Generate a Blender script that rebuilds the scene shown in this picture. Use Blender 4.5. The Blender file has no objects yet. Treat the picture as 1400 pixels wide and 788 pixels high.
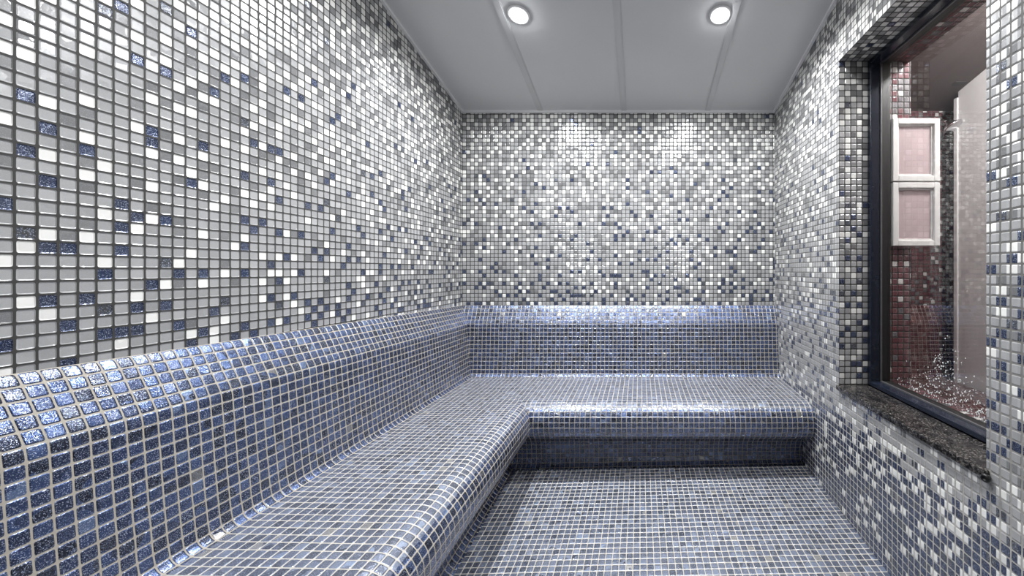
import bpy, bmesh, math, random
from mathutils import Vector, noise as mnoise

random.seed(11)
C = bpy.context.scene.collection
S = 0.027                       # one mosaic tile pitch in metres; all plans below are in tiles from the eye point
ZB = 43.0
def W(x, y, z): return Vector((x*S, y*S, (z+ZB)*S))

# ------------------------------------------------------------------ plan (tiles)
XL, XR, YB, YN = -44.6, 33.8, 93.6, -20.0
def ceil_z(y): return 40.0 + 0.2275*(93.6-y)
def floor_z(x, y): return -40.5 + 0.02*x - (79-y)*0.05
NY0, NY1, NZ0, NZ1, NX = 36.4, 63.4, -19.4, 35.6, 38.8   # window niche in the right wall
XJ, XT = 46.0, 82.0                                       # far face of that wall, far side of next room

# ------------------------------------------------------------------ helpers
def tag(o, label=None, cat=None, group=None, kind=None):
    if label: o['label'] = label
    if cat: o['category'] = cat
    if group: o['group'] = group
    if kind: o['kind'] = kind
    return o
def obj(name, bm, mat, parent=None, smooth=False):
    me = bpy.data.meshes.new(name)
    bm.to_mesh(me); bm.free()
    if smooth:
        for p in me.polygons: p.use_smooth = True
    o = bpy.data.objects.new(name, me); C.objects.link(o)
    me.materials.append(mat)
    if parent:
        o.parent = parent
        o.matrix_parent_inverse = parent.matrix_world.inverted()
    return o
def thing(name, loc, label, cat, group=None, kind=None):
    o = bpy.data.objects.new(name, None); C.objects.link(o)
    o.location = loc
    o.empty_display_size = 0.05
    bpy.context.view_layer.update()
    return tag(o, label, cat, group, kind)
def add_box(bm, x0, x1, y0, y1, z0, z1, bev=0.0):
    vs = [bm.verts.new(W(x, y, z)) for x in (x0, x1) for y in (y0, y1) for z in (z0, z1)]
    fs = []
    for q in ((0,1,3,2),(4,6,7,5),(0,4,5,1),(2,3,7,6),(0,2,6,4),(1,5,7,3)):
        fs.append(bm.faces.new([vs[i] for i in q]))
    if bev > 0:
        es = list({e for f in fs for e in f.edges})
        bmesh.ops.bevel(bm, geom=es, offset=bev*S, segments=3, profile=0.5, affect='EDGES')
    bmesh.ops.recalc_face_normals(bm, faces=bm.faces)
def add_prism(bm, prof, y0, y1, axis='y'):
    """extrude a closed profile of (a, z) along an axis"""
    def pt(a, z, t): return W(a, t, z) if axis == 'y' else W(t, a, z)
    A = [bm.verts.new(pt(a, z, y0)) for a, z in prof]
    B = [bm.verts.new(pt(a, z, y1)) for a, z in prof]
    n = len(prof)
    for i in range(n): bm.faces.new((A[i], A[(i+1)%n], B[(i+1)%n], B[i]))
    bm.faces.new(A); bm.faces.new(B[::-1])
    bmesh.ops.recalc_face_normals(bm, faces=bm.faces)
def add_lathe(bm, prof, centre, axis=Vector((0,0,1)), seg=40):
    """prof: (radius, height) in metres along axis"""
    q = Vector((0,0,1)).rotation_difference(axis)
    rings = []
    for r, h in prof:
        if r < 1e-6: rings.append([bm.verts.new(centre + q @ Vector((0,0,h)))])
        else: rings.append([bm.verts.new(centre + q @ Vector((r*math.cos(2*math.pi*k/seg), r*math.sin(2*math.pi*k/seg), h))) for k in range(seg)])
    for a, b in zip(rings, rings[1:]):
        for k in range(seg):
            k2 = (k+1) % seg
            if len(a) == 1 and len(b) == 1: continue
            if len(a) == 1: bm.faces.new((a[0], b[k], b[k2]))
            elif len(b) == 1: bm.faces.new((a[k], b[0], a[k2]))
            else: bm.faces.new((a[k], b[k], b[k2], a[k2]))
    bmesh.ops.recalc_face_normals(bm, faces=bm.faces)
def add_tube(bm, pts, r, seg=14):
    pts = [Vector(p) for p in pts]
    rings = []
    up = Vector((0,0,1))
    for i, p in enumerate(pts):
        t = (pts[min(i+1, len(pts)-1)] - pts[max(i-1, 0)]).normalized()
        a = t.cross(up)
        if a.length < 1e-3: a = t.cross(Vector((1,0,0)))
        a.normalize(); b = t.cross(a)
        rings.append([bm.verts.new(p + r*(a*math.cos(2*math.pi*k/seg) + b*math.sin(2*math.pi*k/seg))) for k in range(seg)])
    for a, b in zip(rings, rings[1:]):
        for k in range(seg):
            bm.faces.new((a[k], a[(k+1)%seg], b[(k+1)%seg], b[k]))
    bm.faces.new(rings[0]); bm.faces.new(rings[-1][::-1])
    bmesh.ops.recalc_face_normals(bm, faces=bm.faces)

# ------------------------------------------------------------------ materials
def newmat(name):
    m = bpy.data.materials.new(name); m.use_nodes = True
    nt = m.node_tree; nt.nodes.clear()
    return m, nt
class NG:
    def __init__(s, nt): s.nt = nt
    def n(s, t, **kw):
        nd = s.nt.nodes.new(t)
        for k, v in kw.items(): setattr(nd, k, v)
        return nd
    def l(s, a, b): s.nt.links.new(a, b)
    def val(s, sock, v):
        if isinstance(v, (int, float, tuple, list)): sock.default_value = v
        else: s.l(v, sock)
    def math(s, op, a, b=None, c=None, clamp=False):
        nd = s.n('ShaderNodeMath', operation=op); nd.use_clamp = clamp
        s.val(nd.inputs[0], a)
        if b is not None: s.val(nd.inputs[1], b)
        if c is not None: s.val(nd.inputs[2], c)
        return nd.outputs[0]
    def vmath(s, op, a, b=None, scale=None):
        nd = s.n('ShaderNodeVectorMath', operation=op)
        s.val(nd.inputs[0], a)
        if b is not None: s.val(nd.inputs[1], b)
        if scale is not None: s.val(nd.inputs['Scale'], scale)
        return nd.outputs[0]
    def ramp01(s, v, lo, hi):
        nd = s.n('ShaderNodeMapRange', interpolation_type='SMOOTHSTEP')
        s.val(nd.inputs['Value'], v); nd.inputs['From Min'].default_value = lo; nd.inputs['From Max'].default_value = hi
        return nd.outputs[0]
    def mix(s, f, a, b):
        nd = s.n('ShaderNodeMix', data_type='RGBA'); s.val(nd.inputs[0], f)
        s.val(nd.inputs[6], a); s.val(nd.inputs[7], b)
        return nd.outputs[2]
    def mixf(s, f, a, b):
        nd = s.n('ShaderNodeMix', data_type='FLOAT'); s.val(nd.inputs[0], f)
        s.val(nd.inputs[2], a); s.val(nd.inputs[3], b)
        return nd.outputs[0]

def tile_material(name, mode, grout, tilt=0.05, half=0.445, gloss=0.2, seed=0.0, wob=0.03, palette=None, metal=0.75, coat=0.35, sheen=0.0, fleckamt=0.8, fleckcol=(0.62, 0.70, 0.88, 1)):
    """glazed mosaic: mode 'attr' reads the colour of each tile from the mesh, mode 'hash' draws it from a palette"""
    m, nt = newmat(name); g = NG(nt)
    uv = g.n('ShaderNodeUVMap').outputs[0]
    nz = g.n('ShaderNodeTexNoise'); nz.inputs['Scale'].default_value = 0.55; nz.inputs['Detail'].default_value = 1.0
    g.l(uv, nz.inputs['Vector'])
    off = g.vmath('SCALE', g.vmath('SUBTRACT', nz.outputs['Color'], (0.5, 0.5, 0.5)), scale=wob*2)
    uvd = g.vmath('ADD', uv, off)
    cell = g.vmath('FLOOR', uvd)
    fr = g.vmath('SUBTRACT', g.vmath('FRACTION', uvd), (0.5, 0.5, 0.0))
    sx = g.n('ShaderNodeSeparateXYZ'); g.l(fr, sx.inputs[0])
    ax = g.math('POWER', g.math('ABSOLUTE', sx.outputs[0]), 8.0)
    ay = g.math('POWER', g.math('ABSOLUTE', sx.outputs[1]), 8.0)
    d = g.math('POWER', g.math('ADD', ax, ay), 0.125)          # rounded-square distance
    tilem = g.math('SUBTRACT', 1.0, g.ramp01(d, half-0.012, half+0.012))
    wn = g.n('ShaderNodeTexWhiteNoise', noise_dimensions='3D')
    g.l(g.vmath('ADD', cell, (seed, seed*1.7, seed)), wn.inputs['Vector'])
    wn2 = g.n('ShaderNodeTexWhiteNoise', noise_dimensions='3D')
    g.l(g.vmath('ADD', cell, (seed+31.0, 7.0, 2.0)), wn2.inputs['Vector'])
    # mottled glass: coarse clouds and fine flecks inside each tile
    shift = g.vmath('ADD', uvd, g.vmath('SCALE', wn2.outputs['Color'], scale=37.0))
    fl = g.n('ShaderNodeTexNoise'); fl.inputs['Scale'].default_value = 7.0; fl.inputs['Detail'].default_value = 3.0; fl.inputs['Roughness'].default_value = 0.7
    g.l(shift, fl.inputs['Vector'])
    fleck = g.ramp01(fl.outputs['Fac'], 0.50, 0.68)
    if mode == 'attr':
        at = g.n('ShaderNodeAttribute', attribute_name='tile_colour')
        base = at.outputs['Color']; gl = at.outputs['Alpha']      # alpha: 1 for metallic glass tiles
        base = g.mix(g.math('MULTIPLY', fleck, g.math('MULTIPLY', gl, 0.55)), base, (0.08, 0.12, 0.25, 1))
        base = g.mix(g.math('MULTIPLY', wn.outputs['Value'], 0.14), base, (0.22, 0.22, 0.22, 1))
        at2 = g.n('ShaderNodeAttribute', attribute_name='grout_tone')
        gcol = g.mix(at2.outputs['Fac'], grout, (0.55, 0.53, 0.50, 1))
    else:
        cr = g.n('ShaderNodeValToRGB'); cr.color_ramp.interpolation = 'CONSTANT'
        els = cr.color_ramp.elements
        els[0].position = 0.0; els[0].color = palette[0][1]
        els[1].position = palette[1][0]; els[1].color = palette[1][1]
        for p, c in palette[2:]:
            e = els.new(p); e.color = c
        g.l(wn.outputs['Value'], cr.inputs[0])
        base = g.mix(g.math('MULTIPLY', fleck, 0.55), cr.outputs[0], palette[-2][1])
        gl = 1.0
        gcol = grout
    # bright metallic flecks fired into the glass, each lying at its own angle
    fk = g.n('ShaderNodeTexNoise'); fk.inputs['Scale'].default_value = 15.0; fk.inputs['Detail'].default_value = 1.5
    g.l(g.vmath('ADD', shift, (13.0, 5.0, 9.0)), fk.inputs['Vector'])
    glit = g.math('MULTIPLY', g.ramp01(fk.outputs['Fac'], 0.575, 0.645), g.math('MULTIPLY', gl, fleckamt))
    base = g.mix(glit, base, fleckcol)
    gn = g.n('ShaderNodeTexNoise'); gn.inputs['Scale'].default_value = 1.3; gn.inputs['Detail'].default_value = 4.0
    g.l(uv, gn.inputs['Vector'])
    gcol = g.mix(g.math('MULTIPLY', gn.outputs['Fac'], 0.5), gcol, (0.25, 0.22, 0.18, 1) if mode == 'hash' else (0.05, 0.049, 0.047, 1))
    col = g.mix(tilem, gcol, base)
    rough_t = g.mixf(wn2.outputs['Value'], gloss*0.7, gloss*1.5)
    rough = g.mixf(tilem, 0.6, rough_t)
    met = g.math('MULTIPLY', tilem, g.math('MULTIPLY', gl, metal))
    # relief: pillowed edge + rippled glass, each tile set at its own slight tilt
    h1 = g.math('SUBTRACT', 1.0, g.ramp01(d, half-0.09, half+0.02))
    h = g.math('ADD', g.math('MULTIPLY', h1, 1.0), g.math('MULTIPLY', g.math('MULTIPLY', fl.outputs['Fac'], tilem), g.math('MULTIPLY', gl, 0.32)) if mode == 'attr' else g.math('MULTIPLY', g.math('MULTIPLY', fl.outputs['Fac'], tilem), 0.32))
    geo = g.n('ShaderNodeNewGeometry')
    tv = g.vmath('SCALE', g.vmath('SUBTRACT', wn2.outputs['Color'], (0.5, 0.5, 0.5)), scale=g.math('MULTIPLY', tilem, tilt*2))
    tv = g.vmath('ADD', tv, g.vmath('SCALE', g.vmath('SUBTRACT', fk.outputs['Color'], (0.5, 0.5, 0.5)), scale=g.math('MULTIPLY', tilem, g.math('MULTIPLY', gl, 1.0 * fleckamt))))
    nrm = g.vmath('NORMALIZE', g.vmath('ADD', geo.outputs['Normal'], tv))
    bp = g.n('ShaderNodeBump'); bp.inputs['Strength'].default_value = 0.6; bp.inputs['Distance'].default_value = 0.0022
    g.l(h, bp.inputs['Height']); g.l(nrm, bp.inputs['Normal'])
    p = g.n('ShaderNodeBsdfPrincipled')
    g.l(col, p.inputs['Base Color']); g.l(rough, p.inputs['Roughness']); g.l(met, p.inputs['Metallic'])
    g.l(bp.outputs[0], p.inputs['Normal'])
    g.l(g.math('MULTIPLY_ADD', tilem, 0.42, 0.08), p.inputs['Specular IOR Level'])
    p.inputs['IOR'].default_value = 1.55
    g.l(g.math('MULTIPLY', tilem, coat), p.inputs['Coat Weight']); p.inputs['Coat Roughness'].default_value = 0.10 if mode == 'hash' else 0.06
    p.inputs['Coat IOR'].default_value = 1.6 if mode == 'hash' else 1.5
    g.l(bp.outputs[0], p.inputs['Coat Normal'])
    if mode == 'hash':                                   # added sheen standing in for grazing reflection, off by default
        g.l(g.math('MULTIPLY', tilem, sheen), p.inputs['Sheen Weight'])
        p.inputs['Sheen Roughness'].default_value = 0.35; p.inputs['Sheen Tint'].default_value = (0.80, 0.87, 1.0, 1)
    o = g.n('ShaderNodeOutputMaterial'); g.l(p.outputs[0], o.inputs[0])
    return m

BLUE = [(0, (0.007, 0.011, 0.033, 1)), (0.20, (0.020, 0.038, 0.11, 1)), (0.42, (0.032, 0.060, 0.165, 1)), (0.66, (0.014, 0.026, 0.080, 1)),
        (0.80, (0.042, 0.078, 0.20, 1)), (0.97, (0.13, 0.19, 0.34, 1)), (0.989, (0.26, 0.25, 0.23, 1))]
REDP = [(p, (c[0]*.6, c[1]*.6, c[2]*.6, 1)) for p, c in [(0, (0.12, 0.030, 0.035, 1)), (0.25, (0.20, 0.055, 0.06, 1)), (0.5, (0.15, 0.04, 0.045, 1)), (0.8, (0.25, 0.09, 0.09, 1)),
        (0.95, (0.30, 0.12, 0.12, 1)), (0.985, (0.4, 0.36, 0.34, 1))]]
M_wall = tile_material('mosaic_wall', 'attr', (0.045, 0.044, 0.043, 1), half=0.428, tilt=0.035, seed=3.0, gloss=0.16)
M_bench = tile_material('mosaic_blue', 'hash', (0.36, 0.335, 0.295, 1), tilt=0.06, seed=9.0, palette=BLUE, gloss=0.32, half=0.44, coat=1.0, metal=0.9)
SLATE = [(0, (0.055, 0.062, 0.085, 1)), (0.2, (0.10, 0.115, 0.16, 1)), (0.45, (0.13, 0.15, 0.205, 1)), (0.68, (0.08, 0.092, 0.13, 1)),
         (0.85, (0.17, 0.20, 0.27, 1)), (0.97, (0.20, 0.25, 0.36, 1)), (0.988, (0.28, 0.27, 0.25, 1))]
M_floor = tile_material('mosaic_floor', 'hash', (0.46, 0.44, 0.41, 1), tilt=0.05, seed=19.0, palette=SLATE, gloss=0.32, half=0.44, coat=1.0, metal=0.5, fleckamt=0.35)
M_red = tile_material('mosaic_red', 'hash', (0.22, 0.17, 0.16, 1), tilt=0.05, seed=29.0, palette=REDP, gloss=0.25, metal=0.3, fleckamt=0.1)

def simple(name, col, rough, metal=0.0, noise=0.0, nscale=8.0, bump=0.0, spec=0.5):
    m, nt = newmat(name); g = NG(nt)
    p = g.n('ShaderNodeBsdfPrincipled'); o = g.n('ShaderNodeOutputMaterial'); g.l(p.outputs[0], o.inputs[0])
    p.inputs['Roughness'].default_value = rough; p.inputs['Metallic'].default_value = metal
    p.inputs['Specular IOR Level'].default_value = spec
    tc = g.n('ShaderNodeTexCoord'); nz = g.n('ShaderNodeTexNoise')
    nz.inputs['Scale'].default_value = nscale; nz.inputs['Detail'].default_value = 5.0
    g.l(tc.outputs['Object'], nz.inputs['Vector'])
    c2 = tuple(max(0, c*(1-noise)) for c in col[:3]) + (1,)
    g.l(g.mix(nz.outputs['Fac'], col[:3]+(1,) if len(col) == 3 else col, c2), p.inputs['Base Color'])
    if bump:
        b = g.n('ShaderNodeBump'); b.inputs['Strength'].default_value = bump; b.inputs['Distance'].default_value = 0.002
        g.l(nz.outputs['Fac'], b.inputs['Height']); g.l(b.outputs[0], p.inputs['Normal'])
    return m
M_ceil = simple('ceiling_panel', (0.66, 0.66, 0.66), 0.35, noise=0.12, nscale=2.5)
M_seam = simple('seam_strip', (0.60, 0.60, 0.60), 0.35, noise=0.15, nscale=6)
M_white = simple('white_trim', (0.80, 0.80, 0.80), 0.4, noise=0.1)
M_black = simple('black_frame_paint', (0.012, 0.016, 0.028), 0.18, noise=0.5, nscale=20, bump=0.25)
M_gasket = simple('rubber_gasket', (0.008, 0.008, 0.008), 0.4, noise=0.3)
M_bead = simple('grey_metal_bead', (0.16, 0.16, 0.165), 0.35, metal=0.6, noise=0.4, nscale=30)
M_chrome = simple('chrome', (0.75, 0.75, 0.77), 0.12, metal=1.0, noise=0.1)
M_redceil = simple('dim_ceiling', (0.13, 0.105, 0.10), 0.6, noise=0.25, nscale=3)
M_part = simple('white_partition', (0.78, 0.78, 0.77), 0.4, noise=0.08, nscale=2)
M_frame = simple('pale_frame', (0.75, 0.74, 0.72), 0.4, noise=0.1)
M_vent = simple('dark_vent', (0.05, 0.045, 0.045), 0.5, noise=0.2)
M_lobby = simple('dark_lobby', (0.05, 0.048, 0.046), 0.6, noise=0.2)
M_plain = simple('grey_plaster', (0.55, 0.55, 0.55), 0.6, noise=0.1)

def granite():
    m, nt = newmat('wet_granite'); g = NG(nt)
    tc = g.n('ShaderNodeTexCoord')
    v = g.n('ShaderNodeTexNoise'); v.inputs['Scale'].default_value = 160; v.inputs['Detail'].default_value = 4; g.l(tc.outputs['Object'], v.inputs['Vector'])
    w = g.n('ShaderNodeTexNoise'); w.inputs['Scale'].default_value = 34; w.inputs['Detail'].default_value = 5; g.l(tc.outputs['Object'], w.inputs['Vector'])
    col = g.mix(g.ramp01(v.outputs['Fac'], 0.45, 0.66), (0.006, 0.006, 0.006, 1), (0.10, 0.09, 0.085, 1))
    col = g.mix(g.math('MULTIPLY', g.ramp01(w.outputs['Fac'], 0.45, 0.62), 0.8), col, (0.005, 0.005, 0.006, 1))
    p = g.n('ShaderNodeBsdfPrincipled'); o = g.n('ShaderNodeOutputMaterial'); g.l(p.outputs[0], o.inputs[0])
    g.l(col, p.inputs['Base Color'])
    g.l(g.mixf(g.ramp01(w.outputs['Fac'], 0.42, 0.58), 0.22, 0.03), p.inputs['Roughness'])
    b = g.n('ShaderNodeBump'); b.inputs['Strength'].default_value = 0.35; b.inputs['Distance'].default_value = 0.002
    g.l(g.ramp01(w.outputs['Fac'], 0.40, 0.60), b.inputs['Height']); g.l(b.outputs[0], p.inputs['Normal'])
    return m
M_granite = granite()
def glass(name, tint, haze=0.0, hazecol=(0.8, 0.8, 0.8, 1), refl=1.0):
    m, nt = newmat(name); g = NG(nt)
    tr = g.n('ShaderNodeBsdfTransparent'); tr.inputs[0].default_value = tint
    gs = g.n('ShaderNodeBsdfGlossy'); gs.inputs['Roughness'].default_value = 0.02
    fr = g.n('ShaderNodeFresnel'); fr.inputs['IOR'].default_value = 1.45
    mx = g.n('ShaderNodeMixShader'); g.l(g.math('MULTIPLY', fr.outputs[0], refl), mx.inputs[0])
    base = tr.outputs[0]
    if haze:
        df = g.n('ShaderNodeBsdfDiffuse'); df.inputs[0].default_value = hazecol
        mh = g.n('ShaderNodeMixShader'); mh.inputs[0].default_value = haze
        g.l(tr.outputs[0], mh.inputs[1]); g.l(df.outputs[0], mh.inputs[2]); base = mh.outputs[0]
    g.l(base, mx.inputs[1]); g.l(gs.outputs[0], mx.inputs[2])
    o = g.n('ShaderNodeOutputMaterial'); g.l(mx.outputs[0], o.inputs[0])
    return m
M_glass = glass('wet_window_glass', (0.88, 0.88, 0.88, 1), refl=0.22)
M_pink = glass('pale_pink_glazing', (0.9, 0.82, 0.82, 1), haze=0.50, hazecol=(0.80, 0.66, 0.67, 1), refl=0.5)
M_doorglass = glass('door_glass', (0.9, 0.9, 0.9, 1))
def water():
    m, nt = newmat('water'); g = NG(nt)
    p = g.n('ShaderNodeBsdfPrincipled'); o = g.n('ShaderNodeOutputMaterial'); g.l(p.outputs[0], o.inputs[0])
    p.inputs['Base Color'].default_value = (0.9, 0.92, 0.92, 1); p.inputs['Roughness'].default_value = 0.1
    p.inputs['Transmission Weight'].default_value = 0.6; p.inputs['IOR'].default_value = 1.33
    return m
M_water = water()
def lamp_mat(st):
    m, nt = newmat('lamp_lens'); g = NG(nt)
    e = g.n('ShaderNodeEmission'); e.inputs[0].default_value = (0.95, 0.97, 1.0, 1); e.inputs[1].default_value = st
    o = g.n('ShaderNodeOutputMaterial'); g.l(e.outputs[0], o.inputs[0])
    return m
M_lens = lamp_mat(40.0)

# ------------------------------------------------------------------ mosaic walls: one face per tile, every tile with its own colour
WHITE, GREY, DARK, NAVY = 0, 1, 2, 3
def interp(t, tab):
    tab = sorted(tab)
    if t <= tab[0][0]: return tab[0][1]
    for (a, va), (b, vb) in zip(tab, tab[1:]):
        if t <= b: return va + (vb-va)*(t-a)/(b-a)
    return tab[-1][1]
T_WHITE = [(-40, .04), (-36, .10), (-31, .22), (-27, .25), (-23, .16), (-17, .10), (-8, .11), (0, .12), (10, .16), (20, .27), (30, .43), (40, .52), (60, .5)]
T_NAVY = [(-40, .98), (-36, .94), (-31, .88), (-27, .78), (-25, .62), (-23, .16), (-20, .10), (-16, .24), (-8, .25), (-3, .17), (5, .09), (12, .05), (20, .028), (30, .011), (40, .006), (60, .004)]
T_DARK = [(-40, .0), (-10, .03), (0, .05), (10, .15), (20, .20), (30, .2), (40, .24), (60, .24)]
class TileChooser:
    def __init__(s, seed, tabs=None): s.r = random.Random(seed); s.grid = {}; s.tabs = tabs or (T_WHITE, T_NAVY, T_DARK)
    def __call__(s, i, k, z):
        pw, pn, pd = interp(z, s.tabs[0]), interp(z, s.tabs[1]), interp(z, s.tabs[2])
        nb = [s.grid.get((i-1, k)), s.grid.get((i, k-1))]
        dg = [s.grid.get((i-1, k-1)), s.grid.get((i+1, k-1))]
        w = [pw, max(.0, 1-pw-pn-pd), pd, pn]
        for c in (WHITE, NAVY):
            if w[c] < .5:
                f = 1.0
                for q in nb:
                    if q == c: f *= .22
                for q in dg:
                    if q == c: f *= .75
                w[c] *= f * 1.4
        t = s.r.random()*sum(w); c = 3
        for j in range(4):
            t -= w[j]
            if t <= 0: c = j; break
        s.grid[(i, k)] = c
        return c
rc = random.Random(5)
def tile_rgba(c):
    v = rc.uniform(-1, 1)
    if c == WHITE: return (.68+.04*v, .675+.04*v, .65+.04*v, 0.0)
    if c == GREY: b = .30+.035*v; return (b, b, b*1.0, 0.08)
    if c == DARK: b = .155+.03*v; return (b, b, b, 0.12)
    u = rc.random()
    if u < .14: return (.07, .072, .078, .7)
    return (.022+.008*v, .034+.012*v, .080+.022*v, 0.65)
def red_rgba(c):
    v = rc.uniform(-1, 1)
    if c == WHITE: return (.62, .60, .58, 0)
    if c == GREY: return (.13+.03*v, .040+.01*v, .043+.01*v, .1)
    if c == DARK: return (.12, .03, .035, .1)
    return (.15+.04*v, .135+.04*v, .135+.04*v, .25)
def tile_wall(name, point, us, zs, chooser, rgba=tile_rgba, zmax=None, zmin=None, hole=None, uvo=(0, 0), gtone=None):
    """point(u, z) -> world. us / zs: grid lines; zmax(u), zmin(u) trim the sheet to the ceiling and bench"""
    bm = bmesh.new(); uvl = bm.loops.layers.uv.new('UVMap')
    cl = bm.loops.layers.float_color.new('tile_colour'); gtl = bm.loops.layers.float.new('grout_tone')
    for i in range(len(us)-1):
        u0, u1 = us[i], us[i+1]; um = (u0+u1)/2
        for k in range(len(zs)-1):
            z0, z1 = zs[k], zs[k+1]; zm = (z0+z1)/2
            if hole and hole(um, zm): continue
            q = [(u0, z0), (u1, z0), (u1, z1), (u0, z1)]
            if zmax: q = [(u, min(z, zmax(u))) for u, z in q]
            if zmin: q = [(u, max(z, zmin(u))) for u, z in q]
            if abs(q[3][1]-q[0][1]) + abs(q[2][1]-q[1][1]) < 1e-5: continue
            cc = chooser(i, k, zm); col = rgba(cc)
            pts = []
            for u, z in q:
                if not pts or (pts[-1][0]-u)**2 + (pts[-1][1]-z)**2 > 1e-10: pts.append((u, z))
            if (pts[0][0]-pts[-1][0])**2 + (pts[0][1]-pts[-1][1])**2 < 1e-10: pts.pop()
            if len(pts) < 3: continue
            f = bm.faces.new([bm.verts.new(point(u, z)) for u, z in pts])
            for lp, (u, z) in zip(f.loops, pts):
                lp[uvl].uv = (u - us[0] + uvo[0] + 200, z - zs[0] + uvo[1] + 200)
                lp[cl] = col
                lp[gtl] = gtone(zm) if gtone else 0.0
    bmesh.ops.remove_doubles(bm, verts=bm.verts, dist=1e-5)
    return bm
def frange(a, b, step=1.0):
    out = []; v = a
    while v < b-1e-6: out.append(v); v += step
    out.append(b); return out

top_rise = lambda y: 1.4*(93.6-y)/67.6
# back wall
bm = tile_wall('wall_back', lambda u, z: W(u, YB, z), frange(XL, XR), frange(-10.8, 40.0), TileChooser(1))
tag(obj('wall_back', bm, M_wall), 'back wall of grey, white and navy mosaic above the blue backrest', 'wall', kind='structure')
# left wall
bm = tile_wall('wall_left', lambda u, z: W(XL, YB-u, z), frange(0, YB-YN), frange(-10.8, 68.2), TileChooser(2), zmax=lambda u: ceil_z(YB-u), uvo=(100, 0))
tag(obj('wall_left', bm, M_wall), 'long left wall of grey, white and navy mosaic above the blue bench', 'wall', kind='structure')
# right wall with the window niche
ys = sorted(set([YN] + [round(63.4-k, 3) for k in range(0, 84)] + [round(63.4+k, 3) for k in range(1, 31)] + [YB]))
def in_hole(y, z): return NY0 < y < NY1 and NZ0 < z < NZ1
def rtone(z): return interp(z, [(-28, .9), (-19, .5), (-5, .25), (10, .12), (30, .1)])
bm = tile_wall('wall_right', lambda u, z: W(XR, u, z), ys, frange(-43.4, 66.6), TileChooser(3), zmax=ceil_z, zmin=lambda y: floor_z(XR, y), hole=in_hole, uvo=(300, 0), gtone=rtone)
for f in bm.faces: f.normal_flip()
niche = tile_wall('niche', lambda u, z: W(u, NY1, z), frange(XR, NX), frange(NZ0, NZ1), TileChooser(4), uvo=(500, 0))
lint = tile_wall('niche_top', lambda u, v: W(u, v, NZ1), frange(XR, NX), frange(NY0, NY1), (lambda ch: (lambda i, k, z: ch(i, k, 34)))(TileChooser(6)), uvo=(520, 0))
near = tile_wall('niche_near', lambda u, z: W(u, NY0, z), frange(XR, NX), frange(NZ0, NZ1), TileChooser(7), uvo=(540, 0))
me_tmp = []
for b in (niche, lint, near):
    mt = bpy.data.meshes.new('t'); b.to_mesh(mt); b.free(); bm.from_mesh(mt); me_tmp.append(mt)
for mt in me_tmp: bpy.data.meshes.remove(mt)
tag(obj('wall_right', bm, M_wall), 'right mosaic wall pierced by the window, fading to navy near the floor', 'wall', kind='structure')
# wall behind the viewer with a glass door
DX0, DX1, DZ1 = -32.0, 30.0, 33.0
bm = tile_wall('wall_front', lambda u, z: W(u, YN, z), sorted(set(frange(XL, XR) + [DX0+.4-.0 if False else DX0])), frange(-43.4, 66.0), TileChooser(8), zmax=lambda u: ceil_z(YN)-0.0,
               zmin=lambda u: floor_z(u, YN), hole=lambda u, z: DX0 < u < DX1 and z < DZ1, uvo=(700, 0))
for f in bm.faces: f.normal_flip()
tag(obj('wall_front', bm, M_wall), 'mosaic wall with a glass door opposite the back wall', 'wall', kind='structure')

# ------------------------------------------------------------------ floor
bm = bmesh.new(); uvl = bm.loops.layers.uv.new('UVMap')
N = 24
def quad_grid(bm, fx, nx, ny, uvf):
    vs = [[bm.verts.new(fx(i/nx, j/ny)) for j in range(ny+1)] for i in range(nx+1)]
    uvl = bm.loops.layers.uv.verify()
    for i in range(nx):
        for j in range(ny):
            f = bm.faces.new((vs[i][j], vs[i+1][j], vs[i+1][j+1], vs[i][j+1]))
            for lp, (a, b) in zip(f.loops, ((i, j), (i+1, j), (i+1, j+1), (i, j+1))): lp[uvl].uv = uvf(a/nx, b/ny)
fx0, fx1, fy0, fy1 = -29.0, XR, YN, 80.0
quad_grid(bm, lambda a, b: W(fx0+(fx1-fx0)*a, fy0+(fy1-fy0)*b, floor_z(fx0+(fx1-fx0)*a, fy0+(fy1-fy0)*b)), 24, 40,
          lambda a, b: ((fx1-fx0)*a+500, (fy1-fy0)*b+300))
tag(obj('floor', bm, M_floor, smooth=True), 'slate blue mosaic floor with pale grout', 'floor', kind='structure')

# ------------------------------------------------------------------ L-shaped heated bench with backrest
def arc(cx, cz, r, a0, a1, n):
    return [(cx + r*math.cos(math.radians(a0+(a1-a0)*k/n)), cz + r*math.sin(math.radians(a0+(a1-a0)*k/n))) for k in range(n+1)]
back_prof = [(0.0, -8.75), (0.30, -9.10), (0.75, -9.90), (1.25, -10.90), (1.75, -11.90), (2.20, -12.80), (2.38, -13.25), (2.46, -13.7), (2.50, -14.2), (2.72, -17), (3.0, -20.5), (3.35, -23.9)] + arc(4.6, -24.75, 1.1, 174, 264, 8)[1:]
seat_prof = [back_prof[-1], (6, -25.88), (9, -25.93), (14, -26.02), (18.5, -26.12)] + arc(20.0, -29.6, 3.45, 90, 0, 14) + [(23.5, -30.4)] + arc(20.4, -30.4, 3.1, 0, -62, 8)[1:]
nose_prof = seat_prof[12:]
lx, lz = seat_prof[-1]
seat_pale = seat_prof[:13]  # pale part runs on over the bright upper curve of the edge
riser_prof = [(lx, lz), (20.9, -33.6), (19.6, -34.1), (18.4, -34.8), (17.7, -35.8), (17.4, -37.0), (17.2, -38.8)] + arc(19.0, -39.2, 1.8, 180, 262, 8)
def dB(d):
    if d <= 5.1: return d*.85
    if d <= 18: return 4.335 + (d-5.1)*(16.3-4.335)/(18-5.1)
    return d-1.7
def arcpar(prof):
    out = [0.0]
    for (a, b), (c, e) in zip(prof, prof[1:]): out.append(out[-1] + math.hypot(c-a, e-b))
    return out
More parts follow.
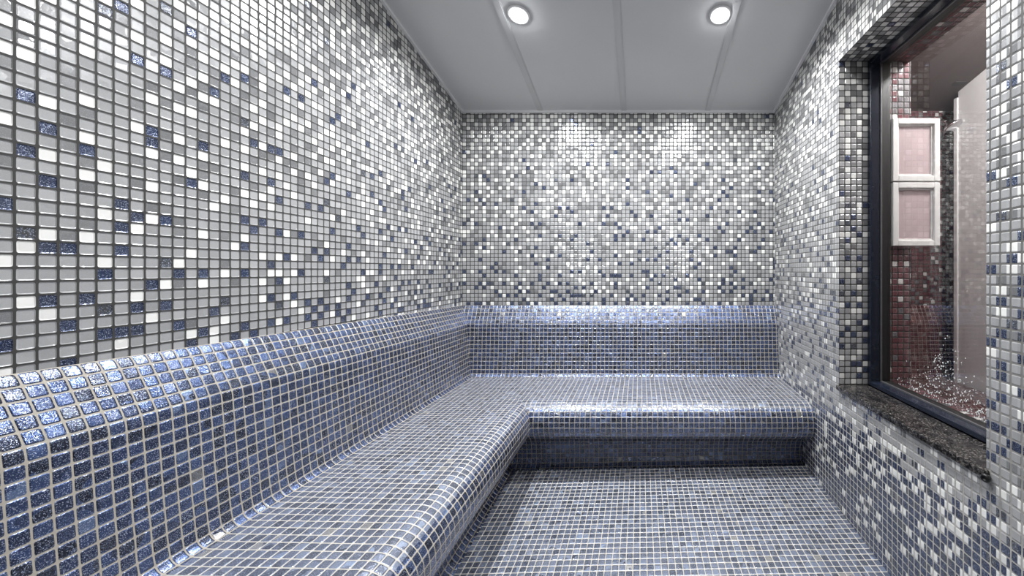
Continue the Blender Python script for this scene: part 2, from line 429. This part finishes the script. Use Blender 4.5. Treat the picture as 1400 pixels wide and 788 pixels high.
def zmod(d, z, x, y):
    z2 = z
    if d < 5.3: z2 += top_rise(y) * max(0.0, min(1.0, (z+24.3)/(24.3-8.8)))
    if z < -36: z2 = -36 + (z+36)*((floor_z(x, y)+0.05)+36)/(-41+36)
    return z2
def wing(prof, side, v0):
    bm = bmesh.new(); uvl = bm.loops.layers.uv.new('UVMap')
    vpar = arcpar(prof); n = 36
    grid = []
    for (d, z), v in zip(prof, vpar):
        row = []
        for k in range(n+1):
            t = k/n
            if side == 'left':
                y = YN + .1 + t*(YB - dB(d) - YN - .1); x = XL + d; u = YB - y
            else:
                x0 = XL + d; x = x0 + t*(XR - .03 - x0); y = YB - dB(d); u = x - XL + 300
            row.append((bm.verts.new(W(x, y, zmod(d, z, x, y))), (u+100, v+v0)))
        grid.append(row)
    for i in range(len(prof)-1):
        for k in range(n):
            q = (grid[i][k], grid[i+1][k], grid[i+1][k+1], grid[i][k+1])
            f = bm.faces.new([a for a, _ in q])
            for lp, (_, uv) in zip(f.loops, q): lp[uvl].uv = uv
    bm.normal_update()
    if bm.faces[0:1] and sum(f.normal.z for f in bm.faces) < 0 and prof is not riser_prof:
        for f in bm.faces: f.normal_flip()
    elif prof is riser_prof:
        f = bm.faces[:][len(bm.faces)//2] if False else None
    bmesh.ops.remove_doubles(bm, verts=bm.verts, dist=1e-6)
    return bm
bench = thing('tiled_bench', W(XL+10, YB-10, -41), 'L-shaped blue glass mosaic bench with rounded seat edge and low backrest along two walls', 'bench')
v1 = arcpar(back_prof)[-1]; v2 = v1 + arcpar(seat_prof)[-1]
for side in ('left', 'back'):
    obj('backrest', wing(back_prof, side, 100.0), M_bench, bench, True)
    obj('seat', wing(seat_pale, side, 100.0+v1), M_floor, bench, True)['label'] = 'mosaic seat in a paler slate tone with its slanting reflection painted in'  # paler floor mosaic stands in for the grazing reflection on the seat
    obj('seat_edge', wing(nose_prof, side, 100.0+v1+arcpar(seat_pale)[-1]), M_bench, bench, True)
    obj('riser', wing(riser_prof, side, 100.0+v2), M_bench, bench, True)

# ------------------------------------------------------------------ ceiling, seams and edge trim
def ceil_box(bm, x0, x1, y0, y1, t0, t1):
    """slab following the sloped ceiling, from t0 below it to t1 below it"""
    vs = [bm.verts.new(W(x, y, ceil_z(y)-t)) for x in (x0, x1) for y in (y0, y1) for t in (t1, t0)]
    for q in ((0,1,3,2),(4,6,7,5),(0,4,5,1),(2,3,7,6),(0,2,6,4),(1,5,7,3)): bm.faces.new([vs[i] for i in q])
    bmesh.ops.recalc_face_normals(bm, faces=bm.faces)
bm = bmesh.new(); ceil_box(bm, XL-1, XR+.6, YN-1, YB+1, -2.0, 0.0)
tag(obj('ceiling', bm, M_ceil), 'plain grey panelled ceiling sloping down to the back wall', 'ceiling', kind='structure')
seams = [-24.9, -4.05, 16.9]
for n_, (sx, lab) in enumerate(zip(seams, ('thin grey ceiling seam strip on the left, under the left downlight', 'thin grey seam strip down the middle of the ceiling', 'thin grey ceiling seam strip on the right, by the right downlight'))):
    bm = bmesh.new()
    ceil_box(bm, sx-0.75, sx+0.75, YN, YB, 0.0, 0.10)
    ceil_box(bm, sx-0.55, sx+0.55, YN, YB, 0.10, 0.22)
    tag(obj('trim_%d' % (n_+1), bm, M_seam), lab, 'ceiling strip', kind='structure')
for n_, (a, lab) in enumerate(((( XL, XL+.5, YN, YB), 'white bead along the left edge of the ceiling'), ((XR-.5, XR, YN, YB), 'white bead along the right edge of the ceiling'), ((XL+.5, XR-.5, YB-.5, YB), 'white bead where ceiling meets the back wall'))):
    bm = bmesh.new(); ceil_box(bm, *a, 0.0, 0.5)
    tag(obj('trim_%d' % (n_+4), bm, M_white), lab, 'ceiling trim', kind='structure')

# ------------------------------------------------------------------ downlights
cn = Vector((0, -0.2275, -1)).normalized()      # ceiling normal, pointing into the room
def downlight(x, y, label, power):
    c = W(x, y, ceil_z(y))
    t = thing('downlight', c, label, 'ceiling light', 'round ceiling downlights')
    bm = bmesh.new(); add_lathe(bm, [(0.034, 0.0), (0.052, 0.0), (0.054, 0.003), (0.050, 0.009), (0.038, 0.011), (0.036, 0.004), (0.034, 0.0)], c, cn)
    obj('trim_ring', bm, M_white, t, True)
    bm = bmesh.new(); add_lathe(bm, [(0.036, 0.003), (0.036, 0.008), (0.032, 0.018), (0.022, 0.026), (0.010, 0.030), (0.0, 0.031)], c, cn)
    obj('lens', bm, M_lens, t, True)
    l = bpy.data.lights.new('downlight_beam', 'AREA'); l.shape = 'DISK'; l.size = 0.085; l.energy = power; l.spread = math.radians(160); l.color = (0.97, 0.985, 1.0)
    lo = bpy.data.objects.new('downlight_beam', l); C.objects.link(lo)
    lo.location = c + cn*0.036; lo.rotation_euler = Vector((0,0,-1)).rotation_difference(Vector((0,0,-1))).to_euler()
    lo.parent = t; lo.matrix_parent_inverse = t.matrix_world.inverted()
PW = 26.0
downlight(-21.8, 67.0, 'left glowing round downlight on the grey ceiling', PW)
downlight(14.4, 67.0, 'right glowing round downlight on the grey ceiling, nearer the window', PW)
downlight(-21.8, 30.0, 'round downlight above the near end of the left bench', PW*.7)
downlight(14.4, 30.0, 'round downlight near the glass door side of the ceiling', PW*.6)

# ------------------------------------------------------------------ window
win = thing('window_1', W(NX, (NY0+NY1)/2, NZ0), 'tall black framed fixed window in the right mosaic wall', 'window', kind='structure')
def ring(bm, x0, x1, y0, y1, z0, z1, wd, bev=.12):
    add_box(bm, x0, x1, y0, y0+wd, z0, z1, bev); add_box(bm, x0, x1, y1-wd, y1, z0, z1, bev)
    add_box(bm, x0, x1, y0+wd, y1-wd, z0, z0+wd, bev); add_box(bm, x0, x1, y0+wd, y1-wd, z1-wd, z1, bev)
bm = bmesh.new(); ring(bm, NX-.1, NX+1.5, NY0+.05, NY1-.05, NZ0+.02, NZ1-.05, .75); obj('window_frame', bm, M_black, win)
bm = bmesh.new(); ring(bm, NX+1.5, NX+1.75, NY0+.05, NY1-.05, NZ0+.02, NZ1-.05, .95, .05); obj('bead', bm, M_bead, win)
bm = bmesh.new(); ring(bm, NX+1.75, NX+3.2, NY0+.05, NY1-.05, NZ0+.02, NZ1-.05, .85, .1); obj('gasket', bm, M_gasket, win)
bm = bmesh.new(); add_box(bm, NX+2.55, NX+2.7, NY0+.6, NY1-.6, NZ0+.6, NZ1-.6); obj('pane', bm, M_glass, win)
# granite sill
sill = thing('window_sill', W(NX-2.5, (NY0+NY1)/2, NZ0-.8), 'wet dark granite sill slab under the black framed window', 'window sill')
bm = bmesh.new(); add_box(bm, XR-.55, NX-.12, NY0-.35, NY1-.02, NZ0-.85, NZ0+.0, .18); obj('slab', bm, M_granite, sill)
bm = bmesh.new(); add_lathe(bm, [(0.0, -.006), (.008, -.006), (.011, 0.0), (.011, .004), (.007, .010), (.005, .005), (0.0, .004)], W(XR-.45, NY0-.45, NZ0-.6), Vector((-1, -.3, 0)).normalized(), 20)
obj('end_plug', bm, M_gasket, sill, True)
# condensation on the pane
bm = bmesh.new(); rd = random.Random(77)
for _ in range(480):
    y = NY0 + 1.5 + (NY1-NY0-3)*rd.random()
    y = min(NY1-1.5, max(NY0+1.5, rd.gauss(49.5, 4.2)))
    z = NZ0 + 1.2 + abs(rd.gauss(0, 4.2)) * (0.30 + 0.70*math.exp(-((y-50.5)/3.5)**2))
    r = S*rd.uniform(.035, .12)
    mtx = bmesh.ops.create_icosphere(bm, subdivisions=1, radius=r)
    c = W(NX+2.53, y, z)
    for v in mtx['verts']: v.co = Vector((v.co.x*.45, v.co.y, v.co.z*1.15)) + c
o = obj('water_droplets', bm, M_water, win, True)
tag(o, 'clear water droplets', kind='stuff')

# ------------------------------------------------------------------ the red steam room beyond the window
RW = [(-40, .03), (-5, .05), (5, .12), (15, .18), (40, .16)]
RN = [(-40, .02), (0, .10), (15, .30), (40, .28)]
RD = [(-40, .30), (40, .28)]
bm = tile_wall('wall_east', lambda u, z: W(u, YB, z), frange(XJ-2, XT), frange(-43.4, 40.0), TileChooser(21, (RW, RN, RD)), rgba=red_rgba, uvo=(800, 0), zmax=lambda u: 40.0)
tag(obj('wall_far', bm, M_wall), 'red mosaic wall of the next room seen through the window', 'wall', kind='structure')
JW = [(-20, .05), (5, .08), (15, .12), (36, .12)]
JN = [(-20, .04), (5, .10), (14, .40), (22, .55), (36, .6)]
bm = tile_wall('jamb', lambda u, z: W(u, NY1, z), frange(NX+3, XJ+.0), frange(NZ0, NZ1), TileChooser(22, (JW, JN, RD)), rgba=red_rgba, uvo=(850, 0))
for z_, fl in ((NZ0, False), (NZ1, True)):
    b2 = tile_wall('jamb_top', lambda u, v: W(u, v, z_), frange(NX+3, XJ), frange(NY0, NY1), (lambda ch: (lambda i, k, z: ch(i, k, -20)))(TileChooser(23, (JW, JN, RD))), rgba=red_rgba, uvo=(870, 0))
    mt = bpy.data.meshes.new('t'); b2.to_mesh(mt); b2.free(); bm.from_mesh(mt); bpy.data.meshes.remove(mt)
tag(obj('wall_beyond', bm, M_wall), 'red and grey mosaic reveal on the far side of the window', 'wall', kind='structure')
# face of the dividing wall on the other side, floor, ceiling and closing walls of that room
bm = bmesh.new()
def plane(bm, pts):
    f = bm.faces.new([bm.verts.new(W(*p)) for p in pts]); uvl = bm.loops.layers.uv.verify()
    for lp, p in zip(f.loops, pts): lp[uvl].uv = (p[0]+p[1]+400, p[2]+p[0]*.0+400)
Y2 = 5.0
for y0, y1, z0, z1 in ((Y2, NY0, -43.4, None), (NY1, YB, -43.4, None)):
    plane(bm, [(XJ, y0, z0), (XJ, y1, z0), (XJ, y1, ceil_z(y1)), (XJ, y0, ceil_z(y0))])
plane(bm, [(XJ, NY0, -43.4), (XJ, NY1, -43.4), (XJ, NY1, NZ0), (XJ, NY0, NZ0)])
plane(bm, [(XJ, NY0, NZ1), (XJ, NY1, NZ1), (XJ, NY1, ceil_z(NY1)), (XJ, NY0, ceil_z(NY0))])
plane(bm, [(XT, Y2, -43.4), (XT, YB, -43.4), (XT, YB, ceil_z(YB)), (XT, Y2, ceil_z(Y2))])
plane(bm, [(XJ, Y2, -43.4), (XT, Y2, -43.4), (XT, Y2, ceil_z(Y2)), (XJ, Y2, ceil_z(Y2))])
tag(obj('wall_side', bm, M_red), 'red mosaic side walls of the next room', 'wall', kind='structure')
bm = bmesh.new(); ceil_box(bm, XJ-.05, XT+1, Y2-1, YB+1, -2.0, 0.0)
tag(obj('ceiling_beyond', bm, M_redceil), 'dim brownish ceiling of the next room beyond the glass', 'ceiling', kind='structure')
bm = bmesh.new(); quad_grid(bm, lambda a, b: W(XJ+(XT-XJ)*a, Y2+(YB-Y2)*b, -43.3), 4, 8, lambda a, b: ((XT-XJ)*a+900, (YB-Y2)*b+300))
tag(obj('floor_beyond', bm, M_red), 'red mosaic floor of the next room', 'floor', kind='structure')
# its bench
def red_bench():
    t = thing('red_tiled_bench', W(XJ+14, YB-8, -41), 'red mosaic bench with low backrest beyond the window glass', 'bench')
    for nm, prof in (('backrest', back_prof), ('seat', seat_prof)):
        bm = bmesh.new(); uvl = bm.loops.layers.uv.new('UVMap'); vp = arcpar(prof); n = 8; rows = []
        for (d, z), v in zip(prof, vp):
            rows.append([(bm.verts.new(W(XJ+.05+(73.2-XJ)*k/n, YB-.05-dB(d), z)), (XJ+(73.2-XJ)*k/n+600, v+500)) for k in range(n+1)])
        for i in range(len(prof)-1):
            for k in range(n):
                q = (rows[i][k], rows[i+1][k], rows[i+1][k+1], rows[i][k+1])
                f = bm.faces.new([a for a, _ in q])
                for lp, (_, uv) in zip(f.loops, q): lp[uvl].uv = uv
        obj(nm, bm, M_red, t, True)
red_bench()
# white partition
bm = bmesh.new()
vs = []
prof = [(86.6, -43.2), (86.6, ceil_z(86.6)-.05), (Y2+.5, ceil_z(Y2+.5)-.05), (Y2+.5, -43.2)]
add_prism(bm, [(y, z) for y, z in prof], 73.9, 74.9, axis='x')
tag(obj('partition_wall', bm, M_part), 'smooth white partition running off to the right beyond the window', 'partition', kind='structure')
bm = bmesh.new(); add_box(bm, 73.6, 75.2, 86.6, 87.6, -43.2, 40.2, .1)
tag(obj('edge_post', bm, M_white), 'narrow white post closing the edge of the white partition', 'post')
# framed panels on the reveal
def framed(z0, z1, label):
    x0, x1, y0, y1 = 42.3, 50.2, 62.35, 63.3
    t = thing('framed_panel', W((x0+x1)/2, y1, z0), label, 'framed panel', 'white framed pink panels')
    bm = bmesh.new(); wd = .95
    for a in ((x0, x0+wd, z0, z1), (x1-wd, x1, z0, z1), (x0+wd, x1-wd, z0, z0+wd), (x0+wd, x1-wd, z1-wd, z1)):
        add_box(bm, a[0], a[1], y0, y1, a[2], a[3], .12)
    wd2 = wd+.28
    for a in ((x0+wd, x0+wd2, z0+wd, z1-wd), (x1-wd2, x1-wd, z0+wd, z1-wd), (x0+wd2, x1-wd2, z0+wd, z0+wd2), (x0+wd2, x1-wd2, z1-wd2, z1-wd)):
        add_box(bm, a[0], a[1], y0+.35, y1, a[2], a[3], .05)
    obj('frame', bm, M_frame, t)
    bm = bmesh.new(); add_box(bm, x0+wd*.8, x1-wd*.8, y0+.55, y0+.7, z0+wd*.8, z1-wd*.8); obj('glazing', bm, M_pink, t)
framed(14.95, 25.5, 'upper of two white framed pale pink panels behind the window glass')
framed(4.1, 14.75, 'lower of two white framed pale pink panels behind the window glass')
# chrome shower head on the far wall
sh = thing('shower_head', W(70, YB, 34), 'shiny chrome shower head on a short arm beyond the window', 'shower head')
bm = bmesh.new(); add_tube(bm, [W(71, YB-.1, 35.5), W(71.2, YB-2.5, 36.0), W(71.8, YB-5, 35.6), W(72.2, YB-6.2, 34.6)], .011); obj('arm', bm, M_chrome, sh, True)
bm = bmesh.new(); add_lathe(bm, [(0, -.01), (.014, -.008), (.018, .01), (.045, .035), (.055, .045), (.055, .055), (.050, .058), (0, .058)], W(72.2, YB-6.2, 34.8), Vector((.25, -.5, -.85)).normalized(), 28); obj('rose', bm, M_chrome, sh, True)
bm = bmesh.new(); add_lathe(bm, [(0, 0), (.03, 0), (.028, .008), (.012, .014)], W(71, YB, 35.5), Vector((0, -1, 0)), 24); obj('wall_flange', bm, M_chrome, sh, True)
# vent slot in that ceiling
bm = bmesh.new(); ceil_box(bm, 70.6, 73.4, 83.4, 84.6, 0.0, .15)
tag(obj('ceiling_vent', bm, M_vent), 'small dark vent slot in the brownish ceiling beyond the window', 'vent')
def small_light(x, y):
    l = bpy.data.lights.new('next_room_fill', 'POINT'); l.energy = PL; l.shadow_soft_size = .05; l.color = (1, .99, .98)
    c = W(x, y, ceil_z(y))
    t = thing('added_lamp', c, 'unseen round lamp added to light the red mosaic room beyond the window', 'ceiling light')
    bm = bmesh.new(); add_lathe(bm, [(.0, .0), (.05, 0.0), (.052, .004), (.04, .012), (.0, .018)], c, cn); obj('lens', bm, M_lens, t, True)
    lo = bpy.data.objects.new('next_room_fill', l); C.objects.link(lo); lo.location = c + cn*.08
    lo.parent = t; lo.matrix_parent_inverse = t.matrix_world.inverted()
PL = 90.0
small_light(60, 48)  # unseen lamp added to brighten the next room

# ------------------------------------------------------------------ glass front behind the viewer and the dim lobby outside
door = thing('door_1', W((DX0+DX1)/2, YN, -43), 'clear glass front with a hinged door in the wall behind', 'door', kind='structure')
bm = bmesh.new(); zf = floor_z(20, YN)+.2
add_box(bm, DX0, DX0+1.4, YN-1.2, YN+.2, zf, DZ1); add_box(bm, DX1-1.4, DX1, YN-1.2, YN+.2, zf, DZ1); add_box(bm, DX0+1.4, DX1-1.4, YN-1.2, YN+.2, DZ1-1.4, DZ1)
add_box(bm, -2.0, -.8, YN-1.2, YN+.2, zf, DZ1-1.4)
obj('door_frame', bm, M_bead, door)
for x0, x1 in ((DX0+1.4, -2.0), (-.8, DX1-1.4)):
    bm = bmesh.new(); add_box(bm, x0, x1, YN-.7, YN-.4, zf+.3, DZ1-1.4); obj('pane', bm, M_doorglass, door)
bm = bmesh.new(); add_tube(bm, [W(2, YN-.4, -3), W(2, YN+1.2, -3), W(2, YN+1.2, 7), W(2, YN-.4, 7)], .008); obj('door_handle', bm, M_chrome, door, True)
bm = bmesh.new()
Yc = YN-50
plane(bm, [(-60, Yc, -45), (55, Yc, -45), (55, Yc, 50), (-60, Yc, 50)])
plane(bm, [(-60, Yc, -45), (-60, YN-1.3, -45), (-60, YN-1.3, 50), (-60, Yc, 50)])
plane(bm, [(55, Yc, -45), (55, YN-1.3, -45), (55, YN-1.3, 50), (55, Yc, 50)])
plane(bm, [(-60, Yc, 50), (55, Yc, 50), (55, YN-1.3, 50), (-60, YN-1.3, 50)])
plane(bm, [(-60, Yc, -45), (55, Yc, -45), (55, YN-1.3, -45), (-60, YN-1.3, -45)])
tag(obj('wall_corridor', bm, M_lobby), 'dark lobby outside the glass front', 'wall', kind='structure')
bm = bmesh.new(); add_box(bm, 30, 38, Yc+2, Yc+4, -44.9, 48, .3)  # unseen column, added to be mirrored in the back bench
tag(obj('trim_9', bm, M_plain), 'pale column added in the dark lobby for its reflection on the bench', 'added reflector', kind='structure')
l = bpy.data.lights.new('reflection_spot', 'SPOT'); l.energy = 1500; l.spot_size = math.radians(60); l.spot_blend = .5; l.shadow_soft_size = .05  # added spot that brightens the pale column for its reflection
lo = bpy.data.objects.new('reflection_spot', l); C.objects.link(lo); lo.location = W(33, Yc+26, 46)
lo.rotation_euler = (W(34, Yc+3, -12) - W(33, Yc+26, 46)).to_track_quat('-Z', 'Y').to_euler()

# ------------------------------------------------------------------ camera, world, output
wd = bpy.data.worlds.new('World'); bpy.context.scene.world = wd; wd.use_nodes = True
bgn = wd.node_tree.nodes['Background']; bgn.inputs[0].default_value = (.5, .52, .55, 1); bgn.inputs[1].default_value = 0.0
cam = bpy.data.cameras.new('camera'); co = bpy.data.objects.new('camera', cam); C.objects.link(co)
co.location = W(0, 0, 0); co.rotation_euler = (math.radians(90), 0, 0)
cam.sensor_width = 36.0; cam.lens = 510/1400*36.0
cam.shift_x = -175/1400; cam.shift_y = -24/1400
cam.clip_start = .02; cam.clip_end = 50
sc = bpy.context.scene; sc.camera = co
sc.view_settings.view_transform = 'Standard'; sc.view_settings.look = 'None'
sc.view_settings.gamma = 1.0; sc.view_settings.use_curve_mapping = False
sc.view_settings.exposure = 0.15
try:
    sc.cycles.max_bounces = 12; sc.cycles.diffuse_bounces = 6; sc.cycles.glossy_bounces = 6; sc.cycles.transparent_max_bounces = 16
    sc.cycles.sample_clamp_indirect = 6.0
except Exception: pass
